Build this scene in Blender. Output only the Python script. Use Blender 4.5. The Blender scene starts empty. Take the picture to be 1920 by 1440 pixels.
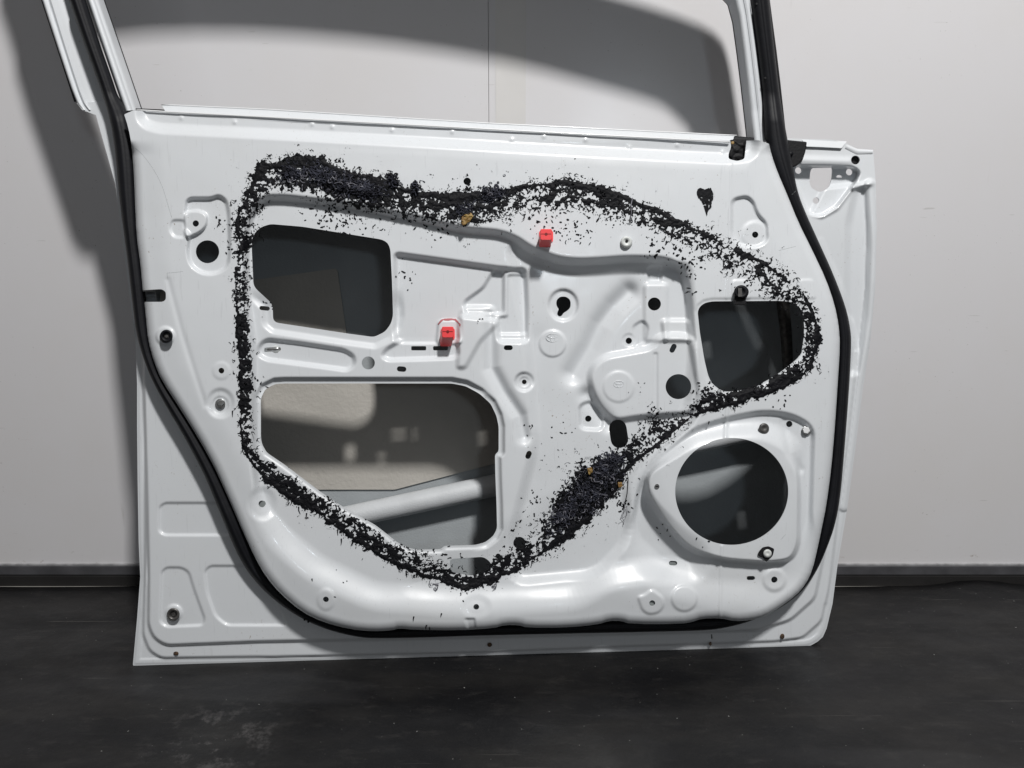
import bpy, math, random
import numpy as np
from mathutils import Matrix, Vector
SC = bpy.context.scene
COL = SC.collection
random.seed(7)
# ------------------------------------------------------------------ camera, world, lamps, exposure
F = 1500.0; TH = math.radians(12.0); CAM_H = 0.6712338758
camd = bpy.data.cameras.new('camera'); cam = bpy.data.objects.new('camera', camd); COL.objects.link(cam)
camd.sensor_width = 36.0; camd.lens = 36.0 * F / 1920.0; camd.clip_start = 0.02; camd.clip_end = 100
cam.location = (0, 0, CAM_H); cam.rotation_euler = (math.pi/2 - TH, 0, 0)
SC.camera = cam
world = bpy.data.worlds.new('World'); SC.world = world; world.use_nodes = True
nt = world.node_tree; nt.nodes.clear()
wo = nt.nodes.new('ShaderNodeOutputWorld'); bg = nt.nodes.new('ShaderNodeBackground')
tc = nt.nodes.new('ShaderNodeTexCoord'); sp = nt.nodes.new('ShaderNodeSeparateXYZ'); rp = nt.nodes.new('ShaderNodeValToRGB')
nt.links.new(tc.outputs['Generated'], sp.inputs[0]); nt.links.new(sp.outputs['Z'], rp.inputs[0])
rp.color_ramp.elements[0].position = 0.0; rp.color_ramp.elements[0].color = (0.36, 0.345, 0.335, 1)
rp.color_ramp.elements[1].position = 0.75; rp.color_ramp.elements[1].color = (0.62, 0.61, 0.605, 1)
nt.links.new(rp.outputs[0], bg.inputs[0]); bg.inputs[1].default_value = 0.27
nt.links.new(bg.outputs[0], wo.inputs[0])
def lamp(name, loc, target, power, sx, sy, col):
    l = bpy.data.lights.new(name, 'AREA'); l.shape = 'RECTANGLE'; l.size = sx; l.size_y = sy
    l.energy = power; l.color = col
    o = bpy.data.objects.new(name, l); COL.objects.link(o); o.location = loc
    o.rotation_euler = (Vector(target) - Vector(loc)).to_track_quat('-Z', 'Y').to_euler()
    return o
lamp('ceiling_lamp', (0.60, -0.62, 2.85), (-0.1, 1.25, 0.35), 82.0, 0.17, 0.24, (1.0, 0.985, 0.965))
lamp('room_lamp', (0.50, -1.2, 1.04), (0.1, 1.2, 0.5), 2.0, 0.16, 0.12, (0.78, 0.90, 1.0))
vs = SC.view_settings; vs.view_transform = 'Standard'; vs.look = 'None'; vs.exposure = 0.36; vs.gamma = 1.0; vs.use_curve_mapping = False

# ------------------------------------------------------------------ the door's own frame
FW = np.array([0, math.cos(TH), -math.sin(TH)]); UP = np.array([0, math.sin(TH), math.cos(TH)])
CC = np.array([0, 0, CAM_H])
def ray(x, y):
    x = np.asarray(x, float); y = np.asarray(y, float)
    return FW + ((x - 960) / F)[..., None] * np.array([1., 0, 0]) - ((y - 720) / F)[..., None] * UP
def on_floor(x, y, z=0.0):
    d = ray(x, y); return CC + d * ((z - CAM_H) / d[..., 2])[..., None]
DW = float(on_floor(960, 1090)[1])
def on_wall(x, y, dy=0.0):
    d = ray(x, y); return CC + d * ((DW + dy) / d[..., 1])[..., None]
A = on_floor(252, 1248); B = on_floor(1533, 1210)
LEAN = math.radians(7.2)
U = (B - A) / np.linalg.norm(B - A)
NH = np.array([U[1], -U[0], 0.]); NH /= np.linalg.norm(NH)
N = NH * math.cos(LEAN) + np.array([0, 0, math.sin(LEAN)])
V = np.cross(N, U)
if V[2] < 0: V = -V
R = np.stack([U, -N, V], axis=1)          # columns: local x, y (towards the wall), z (up the door)
def DL(x, y, w, drop=0.0):
    """point of the door: photo position measured on the plane w metres in front of the hem -> door-local metres"""
    x = np.asarray(x, float); y = np.asarray(y, float); w = np.asarray(w, float) + 0 * x
    d = ray(x, y); t = (((A - CC) @ N + w) / (d @ N))[..., None]
    p = (CC + d * t - A) @ R
    p[..., 1] += drop
    return p

# ------------------------------------------------------------------ noise and distance fields
def vnoise(x, y, seed):
    rs = np.random.RandomState(seed); T = rs.rand(256, 256)
    xi = np.floor(x).astype(int); yi = np.floor(y).astype(int); fx = x - xi; fy = y - yi
    fx = fx * fx * (3 - 2 * fx); fy = fy * fy * (3 - 2 * fy)
    a = T[yi % 256, xi % 256]; b = T[yi % 256, (xi + 1) % 256]; c = T[(yi + 1) % 256, xi % 256]; d = T[(yi + 1) % 256, (xi + 1) % 256]
    return (a * (1 - fx) + b * fx) * (1 - fy) + (c * (1 - fx) + d * fx) * fy
def fbm(x, y, seed, o=4, g=0.5):
    s = 0; a = 1; n = 0
    for k in range(o):
        s = s + a * vnoise(x * 2**k + 17.3 * k, y * 2**k + 9.1 * k, seed + k); n += a; a *= g
    return s / n
def worley(x, y, seed):
    rs = np.random.RandomState(seed); JX = rs.rand(64, 64); JY = rs.rand(64, 64)
    xi = np.floor(x).astype(int); yi = np.floor(y).astype(int)
    f1 = np.full(x.shape, 9.); f2 = np.full(x.shape, 9.)
    for dy in (-1, 0, 1):
        for dx in (-1, 0, 1):
            cx = xi + dx; cy = yi + dy
            d = np.hypot(cx + JX[cy % 64, cx % 64] - x, cy + JY[cy % 64, cx % 64] - y)
            f2 = np.where(d < f1, f1, np.minimum(f2, d)); f1 = np.minimum(f1, d)
    return f1, f2
def sst(t):
    t = np.clip(t, 0, 1); return t * t * (3 - 2 * t)
def fillet(pts, r, n=6):
    out = []; m = len(pts); r = r if hasattr(r, '__len__') else [r] * m
    for i in range(m):
        p0 = np.array(pts[i - 1], float); p1 = np.array(pts[i], float); p2 = np.array(pts[(i + 1) % m], float)
        a = p0 - p1; b = p2 - p1; la = np.linalg.norm(a); lb = np.linalg.norm(b); q = min(r[i], la * .48, lb * .48)
        s = p1 + a / la * q; e = p1 + b / lb * q
        for k in range(n + 1):
            t = k / n; out.append((1 - t)**2 * s + 2 * t * (1 - t) * p1 + t * t * e)
    return np.array(out)
def circ(x, y, r, ry=None, n=28, rot=0.):
    ry = ry or r; a = np.arange(n) * 2 * math.pi / n; c, s = math.cos(rot), math.sin(rot)
    px = r * np.cos(a); py = ry * np.sin(a)
    return np.stack([x + px * c - py * s, y + px * s + py * c], 1)
def capsule(x, y, hl, r, rot=0., n=8):
    """oblong: half length hl to the end of the cap, radius r"""
    e = hl - r; pts = []
    for k in range(n + 1): t = -math.pi/2 + math.pi * k / n; pts.append((e + r * math.cos(t), r * math.sin(t)))
    for k in range(n + 1): t = math.pi/2 + math.pi * k / n; pts.append((-e + r * math.cos(t), r * math.sin(t)))
    c, s = math.cos(rot), math.sin(rot); return np.array([(x + a * c - b * s, y + a * s + b * c) for a, b in pts])
def rect(x0, y0, x1, y1, r=2): return fillet([(x0, y0), (x1, y0), (x1, y1), (x0, y1)], r, 4)
def sdf_raw(X, Y, P):
    P = np.asarray(P, float); d = np.full(X.shape, 1e9); ins = np.zeros(X.shape, bool); n = len(P)
    for i in range(n):
        x1, y1 = P[i]; x2, y2 = P[(i + 1) % n]; ex, ey = x2 - x1, y2 - y1; L = ex * ex + ey * ey
        if L < 1e-9: continue
        t = np.clip(((X - x1) * ex + (Y - y1) * ey) / L, 0, 1)
        d = np.minimum(d, (X - x1 - t * ex)**2 + (Y - y1 - t * ey)**2)
        if y1 != y2:
            c = ((y1 > Y) != (y2 > Y)) & (X < (x2 - x1) * (Y - y1) / (y2 - y1) + x1); ins ^= c
    d = np.sqrt(d); return np.where(ins, d, -d)      # positive inside
def sdf(X, Y, P, margin=None):
    """distance, computed only near the outline when a margin is given (elsewhere -1e3)"""
    P = np.asarray(P, float)
    if margin is None: return sdf_raw(X, Y, P)
    out = np.full(X.shape, -1e3)
    m = (X > P[:, 0].min() - margin) & (X < P[:, 0].max() + margin) & (Y > P[:, 1].min() - margin) & (Y < P[:, 1].max() + margin)
    if m.any(): out[m] = sdf_raw(X[m], Y[m], P)
    return out
def pathd(X, Y, P, margin):
    """distance to an open path and the fraction along it"""
    P = np.asarray(P, float); out = np.full(X.shape, 1e3); fr = np.zeros(X.shape)
    m = (X > P[:, 0].min() - margin) & (X < P[:, 0].max() + margin) & (Y > P[:, 1].min() - margin) & (Y < P[:, 1].max() + margin)
    x = X[m]; y = Y[m]; d = np.full(x.shape, 1e9); f = np.zeros(x.shape); n = len(P) - 1
    for i in range(n):
        x1, y1 = P[i]; ex, ey = P[i + 1] - P[i]; t = np.clip(((x - x1) * ex + (y - y1) * ey) / (ex * ex + ey * ey + 1e-9), 0, 1)
        q = np.hypot(x - x1 - t * ex, y - y1 - t * ey); k = q < d; d = np.where(k, q, d); f = np.where(k, (i + t) / n, f)
    out[m] = d; fr[m] = f; return out, fr

# ------------------------------------------------------------------ materials
def mat(name, base, rough=0.5, metal=0.0, coat=0.0, var=0.0, vscale=8.0, bump=0.0, bscale=40.0, spec=0.5, base2=None, rvar=0.0, detail=6):
    m = bpy.data.materials.new(name); m.use_nodes = True; t = m.node_tree; b = t.nodes['Principled BSDF']
    b.inputs['Roughness'].default_value = rough; b.inputs['Metallic'].default_value = metal
    b.inputs['Coat Weight'].default_value = coat; b.inputs['Coat Roughness'].default_value = 0.10
    b.inputs['Specular IOR Level'].default_value = spec
    b.inputs['Base Color'].default_value = (*base, 1)
    tcn = t.nodes.new('ShaderNodeTexCoord')
    if var or base2 or rvar:
        n = t.nodes.new('ShaderNodeTexNoise'); n.inputs['Scale'].default_value = vscale; n.inputs['Detail'].default_value = detail
        t.links.new(tcn.outputs['Object'], n.inputs['Vector'])
        r = t.nodes.new('ShaderNodeValToRGB'); t.links.new(n.outputs[0], r.inputs[0])
        b2 = base2 or tuple(c * (1 - var) for c in base)
        r.color_ramp.elements[0].position = 0.35; r.color_ramp.elements[0].color = (*b2, 1)
        r.color_ramp.elements[1].position = 0.65; r.color_ramp.elements[1].color = (*base, 1)
        t.links.new(r.outputs[0], b.inputs['Base Color'])
        if rvar:
            mr = t.nodes.new('ShaderNodeMapRange'); mr.inputs['From Min'].default_value = .3; mr.inputs['From Max'].default_value = .7
            mr.inputs['To Min'].default_value = rough - rvar; mr.inputs['To Max'].default_value = rough + rvar
            t.links.new(n.outputs[0], mr.inputs[0]); t.links.new(mr.outputs[0], b.inputs['Roughness'])
    if bump:
        n2 = t.nodes.new('ShaderNodeTexNoise'); n2.inputs['Scale'].default_value = bscale; n2.inputs['Detail'].default_value = 4
        t.links.new(tcn.outputs['Object'], n2.inputs['Vector'])
        bp = t.nodes.new('ShaderNodeBump'); bp.inputs['Strength'].default_value = bump; bp.inputs['Distance'].default_value = 0.002
        t.links.new(n2.outputs[0], bp.inputs['Height']); t.links.new(bp.outputs[0], b.inputs['Normal'])
    return m
def mixcol(t, fac_socket, base_socket_or_col, col, bsdf_in=None):
    mx = t.nodes.new('ShaderNodeMix'); mx.data_type = 'RGBA'
    t.links.new(fac_socket, mx.inputs[0])
    if isinstance(base_socket_or_col, tuple): mx.inputs[6].default_value = (*base_socket_or_col, 1)
    else: t.links.new(base_socket_or_col, mx.inputs[6])
    mx.inputs[7].default_value = (*col, 1)
    return mx.outputs[2]
def noise_mask(t, vec, scale, lo, hi, detail=5, rough=0.6, mapscale=None, rot=None):
    src = vec
    if mapscale or rot:
        mp = t.nodes.new('ShaderNodeMapping'); t.links.new(vec, mp.inputs[0])
        if mapscale: mp.inputs['Scale'].default_value = mapscale
        if rot: mp.inputs['Rotation'].default_value = rot
        src = mp.outputs[0]
    n = t.nodes.new('ShaderNodeTexNoise'); n.inputs['Scale'].default_value = scale; n.inputs['Detail'].default_value = detail
    n.inputs['Roughness'].default_value = rough; t.links.new(src, n.inputs['Vector'])
    mr = t.nodes.new('ShaderNodeMapRange'); mr.interpolation_type = 'SMOOTHSTEP'
    mr.inputs['From Min'].default_value = lo; mr.inputs['From Max'].default_value = hi
    t.links.new(n.outputs[0], mr.inputs[0]); return mr.outputs[0]
def math2(t, op, a, b):
    m = t.nodes.new('ShaderNodeMath'); m.operation = op
    for i, s in enumerate((a, b)):
        if isinstance(s, (int, float)): m.inputs[i].default_value = s
        else: t.links.new(s, m.inputs[i])
    return m.outputs[0]

def paint_mat(name, base, dirt=(0.30, 0.27, 0.24), specks=0.66, smear=0.35, dark_back=False):
    m = mat(name, base, rough=0.34, coat=0.22, bump=0.05, bscale=14); t = m.node_tree; b = t.nodes['Principled BSDF']
    tcn = t.nodes.new('ShaderNodeTexCoord'); v = tcn.outputs['Object']
    s = noise_mask(t, v, 260, specks, specks + .03, 3)                      # tiny dirt specks
    z = noise_mask(t, v, 9, .50, .72, 4)
    s = math2(t, 'MULTIPLY', s, z)
    sm = noise_mask(t, v, 3.5, .48, .75, 8, .7); sm = math2(t, 'MULTIPLY', sm, smear)
    st = noise_mask(t, v, 30, .66, .70, 2, .5, (14, 14, 1.0), (0, .5, 0)); st = math2(t, 'MULTIPLY', st, .35)
    c = mixcol(t, sm, base, tuple(x * y for x, y in zip(base, (.93, .91, .88))))
    c = mixcol(t, st, c, tuple(x * .8 for x in base))
    c = mixcol(t, s, c, dirt)
    ge = t.nodes.new('ShaderNodeNewGeometry')
    if dark_back: c = mixcol(t, ge.outputs['Backfacing'], c, (0.07, 0.07, 0.075))   # hidden side coloured dark to keep the cavity in shade
    t.links.new(c, b.inputs['Base Color'])
    r = math2(t, 'ADD', .31, math2(t, 'MULTIPLY', noise_mask(t, v, 6, .3, .7, 6), .18)); t.links.new(r, b.inputs['Roughness'])
    return m
M = {}
M['paint'] = paint_mat('white_car_paint', (0.59, 0.612, 0.635)); M['panel'] = paint_mat('white_panel_paint', (0.59, 0.612, 0.635), dark_back=True)
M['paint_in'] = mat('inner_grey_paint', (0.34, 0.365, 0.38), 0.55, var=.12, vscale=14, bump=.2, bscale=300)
M['beam'] = mat('beam_paint', (0.56, 0.58, 0.60), 0.45, var=.1, vscale=30, bump=.25, bscale=500)
M['pad'] = mat('damping_pad', (0.44, 0.42, 0.385), 0.6, var=.1, vscale=10, bump=.4, bscale=160)
M['rubber'] = mat('black_rubber', (0.007, 0.0075, 0.010), 0.55, var=.3, vscale=40, bump=.1, bscale=200, spec=.22)
M['black'] = mat('black_trim', (0.009, 0.009, 0.010), 0.6, bump=.3, bscale=300, spec=.2)
M['butyl'] = mat('black_butyl', (0.0025, 0.0028, 0.004), 0.6, base2=(0.006, 0.006, 0.008), vscale=120, bump=.25, bscale=900, spec=.16)
M['fluff'] = mat('grey_fibre', (0.050, 0.053, 0.072), 0.85, base2=(0.008, 0.008, 0.012), vscale=90, spec=.2)
M['fluff_pale'] = mat('pale_fibre', (0.24, 0.24, 0.27), 0.8, base2=(0.08, 0.08, 0.10), vscale=90, spec=.2)
M['yellow'] = mat('yellow_glue', (0.30, 0.20, 0.06), 0.55, base2=(0.16, 0.08, 0.02), vscale=120, bump=.6, bscale=400)
M['red'] = mat('red_plastic', (0.78, 0.06, 0.065), 0.42, spec=.5, bump=.1)
M['red_dark'] = mat('red_hole', (0.18, 0.006, 0.006), 0.5)
M['steel'] = mat('zinc_steel', (0.55, 0.56, 0.56), 0.30, metal=.9, var=.4, vscale=200)
M['darksteel'] = mat('dark_steel', (0.16, 0.155, 0.15), 0.42, metal=.6, var=.5, vscale=150)
M['nylon'] = mat('white_nylon', (0.55, 0.57, 0.56), 0.4)
M['greyplug'] = mat('grey_plug', (0.20, 0.22, 0.22), 0.6)
M['rust'] = mat('rust', (0.10, 0.055, 0.025), 0.8, base2=(0.03, 0.02, 0.015), vscale=300, bump=.6, bscale=600)
M['pale_coat'] = mat('pale_paint', (0.70, 0.71, 0.72), 0.3, coat=.4)  # paler coat: bright edge lines put into the colour, also a white bolt head

# ------------------------------------------------------------------ mesh builders
def link(name, me, m, parent=None, smooth=True):
    if smooth and len(me.polygons): me.polygons.foreach_set('use_smooth', [True] * len(me.polygons))
    if m: me.materials.append(m)
    o = bpy.data.objects.new(name, me); COL.objects.link(o)
    if parent: o.parent = parent
    return o
def build(name, verts, faces, m, parent=None, smooth=True):
    me = bpy.data.meshes.new(name); me.from_pydata([tuple(map(float, v)) for v in verts], [], faces); me.update()
    return link(name, me, m, parent, smooth)
def sheet(name, x0, y0, x1, y1, step, SF, WF, m, parent, depth=0.0012, red=None):
    """sheet metal: every place where the field S is positive, pressed to height W, with clean cut edges and a turned-back rim"""
    gx = np.arange(x0, x1 + step, step); gy = np.arange(y0, y1 + step, step); X, Y = np.meshgrid(gx, gy)
    S = SF(X, Y) if callable(SF) else SF; W = WF(X, Y); S = np.where(np.abs(S) < 1e-4, 1e-4, S)
    ny, nx = X.shape; ins = S > 0
    vid = -np.ones((ny, nx), int); vid[ins] = np.arange(ins.sum()); n0 = int(ins.sum())
    px = [X[ins]]; py = [Y[ins]]; pw = [W[ins]]
    hc = ins[:, :-1] != ins[:, 1:]; vc = ins[:-1, :] != ins[1:, :]
    t = (S[:, :-1] / (S[:, :-1] - S[:, 1:] + 1e-12))[hc]; t = np.clip(t, .02, .98)
    hid = -np.ones(hc.shape, int); hid[hc] = n0 + np.arange(hc.sum())
    px.append(X[:, :-1][hc] + t * step); py.append(Y[:, :-1][hc]); pw.append(W[:, :-1][hc] * (1 - t) + W[:, 1:][hc] * t)
    n1 = n0 + int(hc.sum())
    t = (S[:-1, :] / (S[:-1, :] - S[1:, :] + 1e-12))[vc]; t = np.clip(t, .02, .98)
    vidc = -np.ones(vc.shape, int); vidc[vc] = n1 + np.arange(vc.sum())
    px.append(X[:-1, :][vc]); py.append(Y[:-1, :][vc] + t * step); pw.append(W[:-1, :][vc] * (1 - t) + W[1:, :][vc] * t)
    PX = np.concatenate(px); PY = np.concatenate(py); PW = np.concatenate(pw); nv = len(PX)
    C = [vid[:-1, :-1], vid[:-1, 1:], vid[1:, 1:], vid[1:, :-1]]
    E = [hid[:-1, :], vidc[:, 1:], hid[1:, :], vidc[:, :-1]]
    I = [c >= 0 for c in C]; case = I[0] * 1 + I[1] * 2 + I[2] * 4 + I[3] * 8
    faces = []; segs = []
    for k in range(1, 16):
        sel = case == k
        if not sel.any(): continue
        seq = []
        for q in range(4):
            a = (k >> q) & 1; b = (k >> ((q + 1) % 4)) & 1
            if a: seq.append(('c', q))
            if a != b: seq.append(('e', q))
        arr = np.stack([(C if s == 'c' else E)[q][sel] for s, q in seq], 1)[:, ::-1]
        faces += arr.tolist(); rs = seq[::-1]
        for i in range(len(rs)):
            j = (i + 1) % len(rs)
            if rs[i][0] == 'e' and rs[j][0] == 'e': segs.append(arr[:, [i, j]])
    P = DL(PX, PY, PW)
    if depth and segs:
        sg = np.concatenate(segs); used, inv = np.unique(sg, return_inverse=True); inv = inv.reshape(sg.shape)
        top = P[used]; bot = top.copy(); bot[:, 1] += depth
        P = np.concatenate([P, top, bot]); k = len(used)
        q = np.stack([nv + inv[:, 1], nv + inv[:, 0], nv + k + inv[:, 0], nv + k + inv[:, 1]], 1); faces += q.tolist()
    me = bpy.data.meshes.new(name); me.from_pydata(P.tolist(), [], faces); me.update()
    if red is not None:
        for r in red: me.materials.append(r)
    return link(name, me, m, parent)
def resample(P, n):
    P = np.asarray(P, float); s = np.concatenate([[0], np.cumsum(np.hypot(*np.diff(P, axis=0).T))]); u = np.linspace(0, s[-1], n)
    return np.stack([np.interp(u, s, P[:, 0]), np.interp(u, s, P[:, 1])], 1)
def smooth_path(P, it=2, closed=False):
    P = np.asarray(P, float)
    for _ in range(it):
        Q = []
        n = len(P); rng = range(n if closed else n - 1)
        if not closed: Q.append(P[0])
        for i in rng:
            a = P[i]; b = P[(i + 1) % n]; Q += [a * .75 + b * .25, a * .25 + b * .75]
        if not closed: Q.append(P[-1])
        P = np.array(Q)
    return P
def loft(name, L0, L1, prof, m, parent, n=120, w=0.0, wf=None, sm=2, closed=False):
    """bent strip between two edges; prof = [(t across, height, drop towards the wall)]"""
    a = resample(smooth_path(L0, sm), n); b = resample(smooth_path(L1, sm), n); V_ = []; k = len(prof)
    for (t, h, dr) in prof:
        p = a * (1 - t) + b * t; ww = w + h + (wf(p[:, 0], p[:, 1]) if wf else 0)
        V_.append(DL(p[:, 0], p[:, 1], ww, dr))
    V_ = np.stack(V_, 1).reshape(-1, 3); faces = []
    for i in range(n - 1):
        for j in range(k - 1): q = i * k + j; faces.append((q, q + 1, q + k + 1, q + k))
    return build(name, V_, faces, m, parent)
def tube(name, pts, r, m, parent, sides=10, local=True, cap=True):
    """tube along 3-D points"""
    pts = np.asarray(pts, float); n = len(pts); rr = np.asarray(r, float) + np.zeros(n); vs_ = []; fs = []
    for i in range(n):
        t = pts[min(i + 1, n - 1)] - pts[max(i - 1, 0)]; t /= np.linalg.norm(t) + 1e-12
        a = np.cross(t, (0.13, 1, 0.07)); a /= np.linalg.norm(a) + 1e-12; b = np.cross(t, a)
        for k in range(sides):
            g = 2 * math.pi * k / sides; vs_.append(pts[i] + rr[i] * (a * math.cos(g) + b * math.sin(g)))
    for i in range(n - 1):
        for k in range(sides): fs.append((i * sides + k, i * sides + (k + 1) % sides, (i + 1) * sides + (k + 1) % sides, (i + 1) * sides + k))
    if cap: fs.append(tuple(range(sides))[::-1]); fs.append(tuple(range((n - 1) * sides, n * sides)))
    if name is None: return vs_, fs
    return build(name, vs_, fs, m, parent)
def stack(name, rings, m, parent, smooth=False, bevel=True):
    """closed solid through a list of rings: (outline in photo positions, height)"""
    vs_ = []; fs = []; n = len(rings[0][0])
    for o, w in rings: vs_ += list(DL(np.asarray(o)[:, 0], np.asarray(o)[:, 1], w))
    for i in range(len(rings) - 1):
        for k in range(n): fs.append((i * n + k, i * n + (k + 1) % n, (i + 1) * n + (k + 1) % n, (i + 1) * n + k))
    fs.append(tuple(range((len(rings) - 1) * n, len(rings) * n)))
    return build(name, vs_, fs, m, parent, smooth)

# ------------------------------------------------------------------ outlines (photo positions)
TRAY = [(230,206),(241,240),(247,273),(251,325),(253,375),(256,444),(264,501),(267,539),(271,569),(274,600),(278,640),(289,680),(304,715),(340,770),(375,827),(400,872),(413,900),(434,947),(455,996),(479,1048),(499,1082),(525,1113),(565,1147),(604,1166),(656,1180),(700,1184),(735,1182),(748,1178),(776,1181),(860,1182),(925,1178),(946,1172),(972,1172),(988,1177),(1060,1177),(1121,1171),(1142,1164),(1164,1164),(1181,1170),(1277,1170),(1299,1166),(1315,1160),(1351,1159),(1377,1165),(1408,1163),(1434,1156),(1460,1140),(1492,1117),(1510,1096),(1523,1070),(1533,1028),(1541,989),(1549,950),(1558,884),(1565,806),(1571,715),(1575,650),(1573,612),(1565,571),(1549,524),(1523,469),(1497,417),(1476,365),(1458,323),(1447,292),(1440,262),(1368,265),(980,245),(500,219),(311,209)]
SEAL_O = [(130,0),(156,75),(182,146),(203,208),(216,273),(224,375),(239,483),(249,574),(257,634),(278,698),(305,750),(340,808),(375,873),(390,905),(408,949),(427,996),(447,1043),(473,1084),(512,1124),(565,1160),(617,1182),(669,1194),(700,1197),(800,1195),(912,1191),(1100,1187),(1240,1184),(1317,1182),(1356,1178),(1408,1165),(1460,1142),(1492,1120),(1513,1099),(1535,1064),(1552,1023),(1565,986),(1575,936),(1583,845),(1591,741),(1596,650),(1595,620),(1586,576),(1562,513),(1536,456),(1510,399),(1495,360),(1486,313),(1473,247),(1462,182),(1447,52),(1442,0)]
SEAL_I = [(157,0),(182,78),(208,151),(219,186),(230,195),(241,240),(247,273),(251,325),(253,375),(256,444),(264,501),(271,569),(278,640),(289,680),(304,715),(340,770),(375,827),(413,900),(434,947),(455,996),(479,1048),(499,1082),(525,1113),(565,1147),(604,1166),(656,1180),(700,1184),(776,1178),(860,1180),(946,1172),(1060,1175),(1150,1163),(1277,1168),(1315,1160),(1380,1160),(1434,1150),(1460,1136),(1492,1113),(1510,1092),(1523,1066),(1533,1028),(1549,950),(1558,884),(1565,806),(1571,715),(1575,650),(1573,612),(1565,571),(1549,524),(1523,469),(1497,417),(1476,365),(1458,323),(1447,292),(1440,262),(1437,206),(1426,109),(1411,0)]
HEM = [(143,192),(154,206),(180,216),(188,245),(203,298),(216,345),(232,470),(245,570),(254,640),(257,720),(257,800),(258,900),(260,1017),(263,1082),(257,1160),(249,1248),(424,1245),(520,1241),(700,1237),(1200,1224),(1447,1216),(1507,1213),(1521,1210),(1533,1203),(1543,1194),(1550,1178),(1561,1132),(1570,1062),(1589,950),(1605,832),(1618,728),(1632,640),(1641,540),(1644,430),(1642,340),(1637,282),(1608,280),(1590,270),(1560,262),(1502,260),(1455,258),(1400,330),(1200,330),(500,320),(300,300),(240,240),(210,190)]
HOLE_UL = [(472,470),(472,449),(478,436),(489,426),(507,420),(567,425),(660,440),(716,449),(727,455),(732,467),(735,526),(737,592),(733,607),(722,622),(701,632),(656,626),(518,605),(512,600),(511,574),(506,566),(479,541),(475,533)]
HOLE_LL = [(489,747),(498,729),(516,720),(534,719),(847,719),(873,724),(899,738),(920,757),(931,780),(935,800),(935,847),(928,852),(929,898),(931,945),(932,991),(925,1005),(910,1017),(892,1022),(832,1024),(827,1030),(782,1031),(767,1028),(746,1018),(704,985),(642,950),(600,922),(534,872),(500,849),(491,833),(489,820)]
HOLE_R = [(1308,584),(1312,575),(1321,568),(1335,565),(1462,564),(1484,566),(1499,575),(1506,589),(1508,613),(1507,635),(1503,661),(1496,672),(1484,682),(1462,699),(1448,708),(1419,724),(1389,732),(1362,735),(1350,731),(1335,719),(1328,705),(1321,676),(1312,622)]
HOLES = [fillet(HOLE_UL, 6, 2), fillet(HOLE_LL, 5, 2), fillet(HOLE_R, 6, 2), circ(1372, 921.5, 106, 100.5, 96),
 fillet([(843,1048),(907,1044),(922,1056),(915,1071),(886,1080),(845,1074)], 7, 3),
 circ(389,472,22,21.5), circ(367,419,6), fillet([(255,545),(303,542),(311,547),(311,562),(305,566),(255,566)], 4, 3),
 circ(415,695,5.5), circ(611,1124,5.5), circ(893,1138,5.5), capsule(1408,1084,8,4), circ(1452,1087,6), circ(1480,795,6),
 circ(1272,725,24,23.5,48), circ(1227,570,12.3), circ(1179,639,6), capsule(1262,653,9,5,-1.1), circ(983,716,4.5), circ(1103,785,6),
 capsule(991,853,8,5,-1.2), capsule(1160,813.5,27,16.5,1.42), circ(974,1018,11.5), capsule(936,1045,8,5,.8), capsule(953,652,8.5,4.6),
 rect(771,649,799,657), rect(812,649,840,657), circ(690.5,680.5,12.3), capsule(753,692,9,5,.08), capsule(512,655,15,4,-.05) , circ(876,340,7), circ(1416,440,6),
 fillet([(1062,556),(1070,563),(1070,577),(1062,584),(1056,587),(1054,592),(1049,594),(1044,590),(1046,583),(1048,580),(1043,573),(1043,563),(1050,556)], 5, 3),
 capsule(1262,1056,8,4.4,.05), circ(1223,1131,5.6), circ(491,945,6.5), capsule(496,578,10,4,.1)]
BLACKNOTCH = fillet([(1369,262),(1400,262),(1398,278),(1396,298),(1382,302),(1366,298),(1366,288),(1371,276)], 4, 3)
HOLES.append(BLACKNOTCH)
NP_TRAY = smooth_path(TRAY, 1, True)

def fil(p, r): return fillet(p, r, 5)
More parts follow.
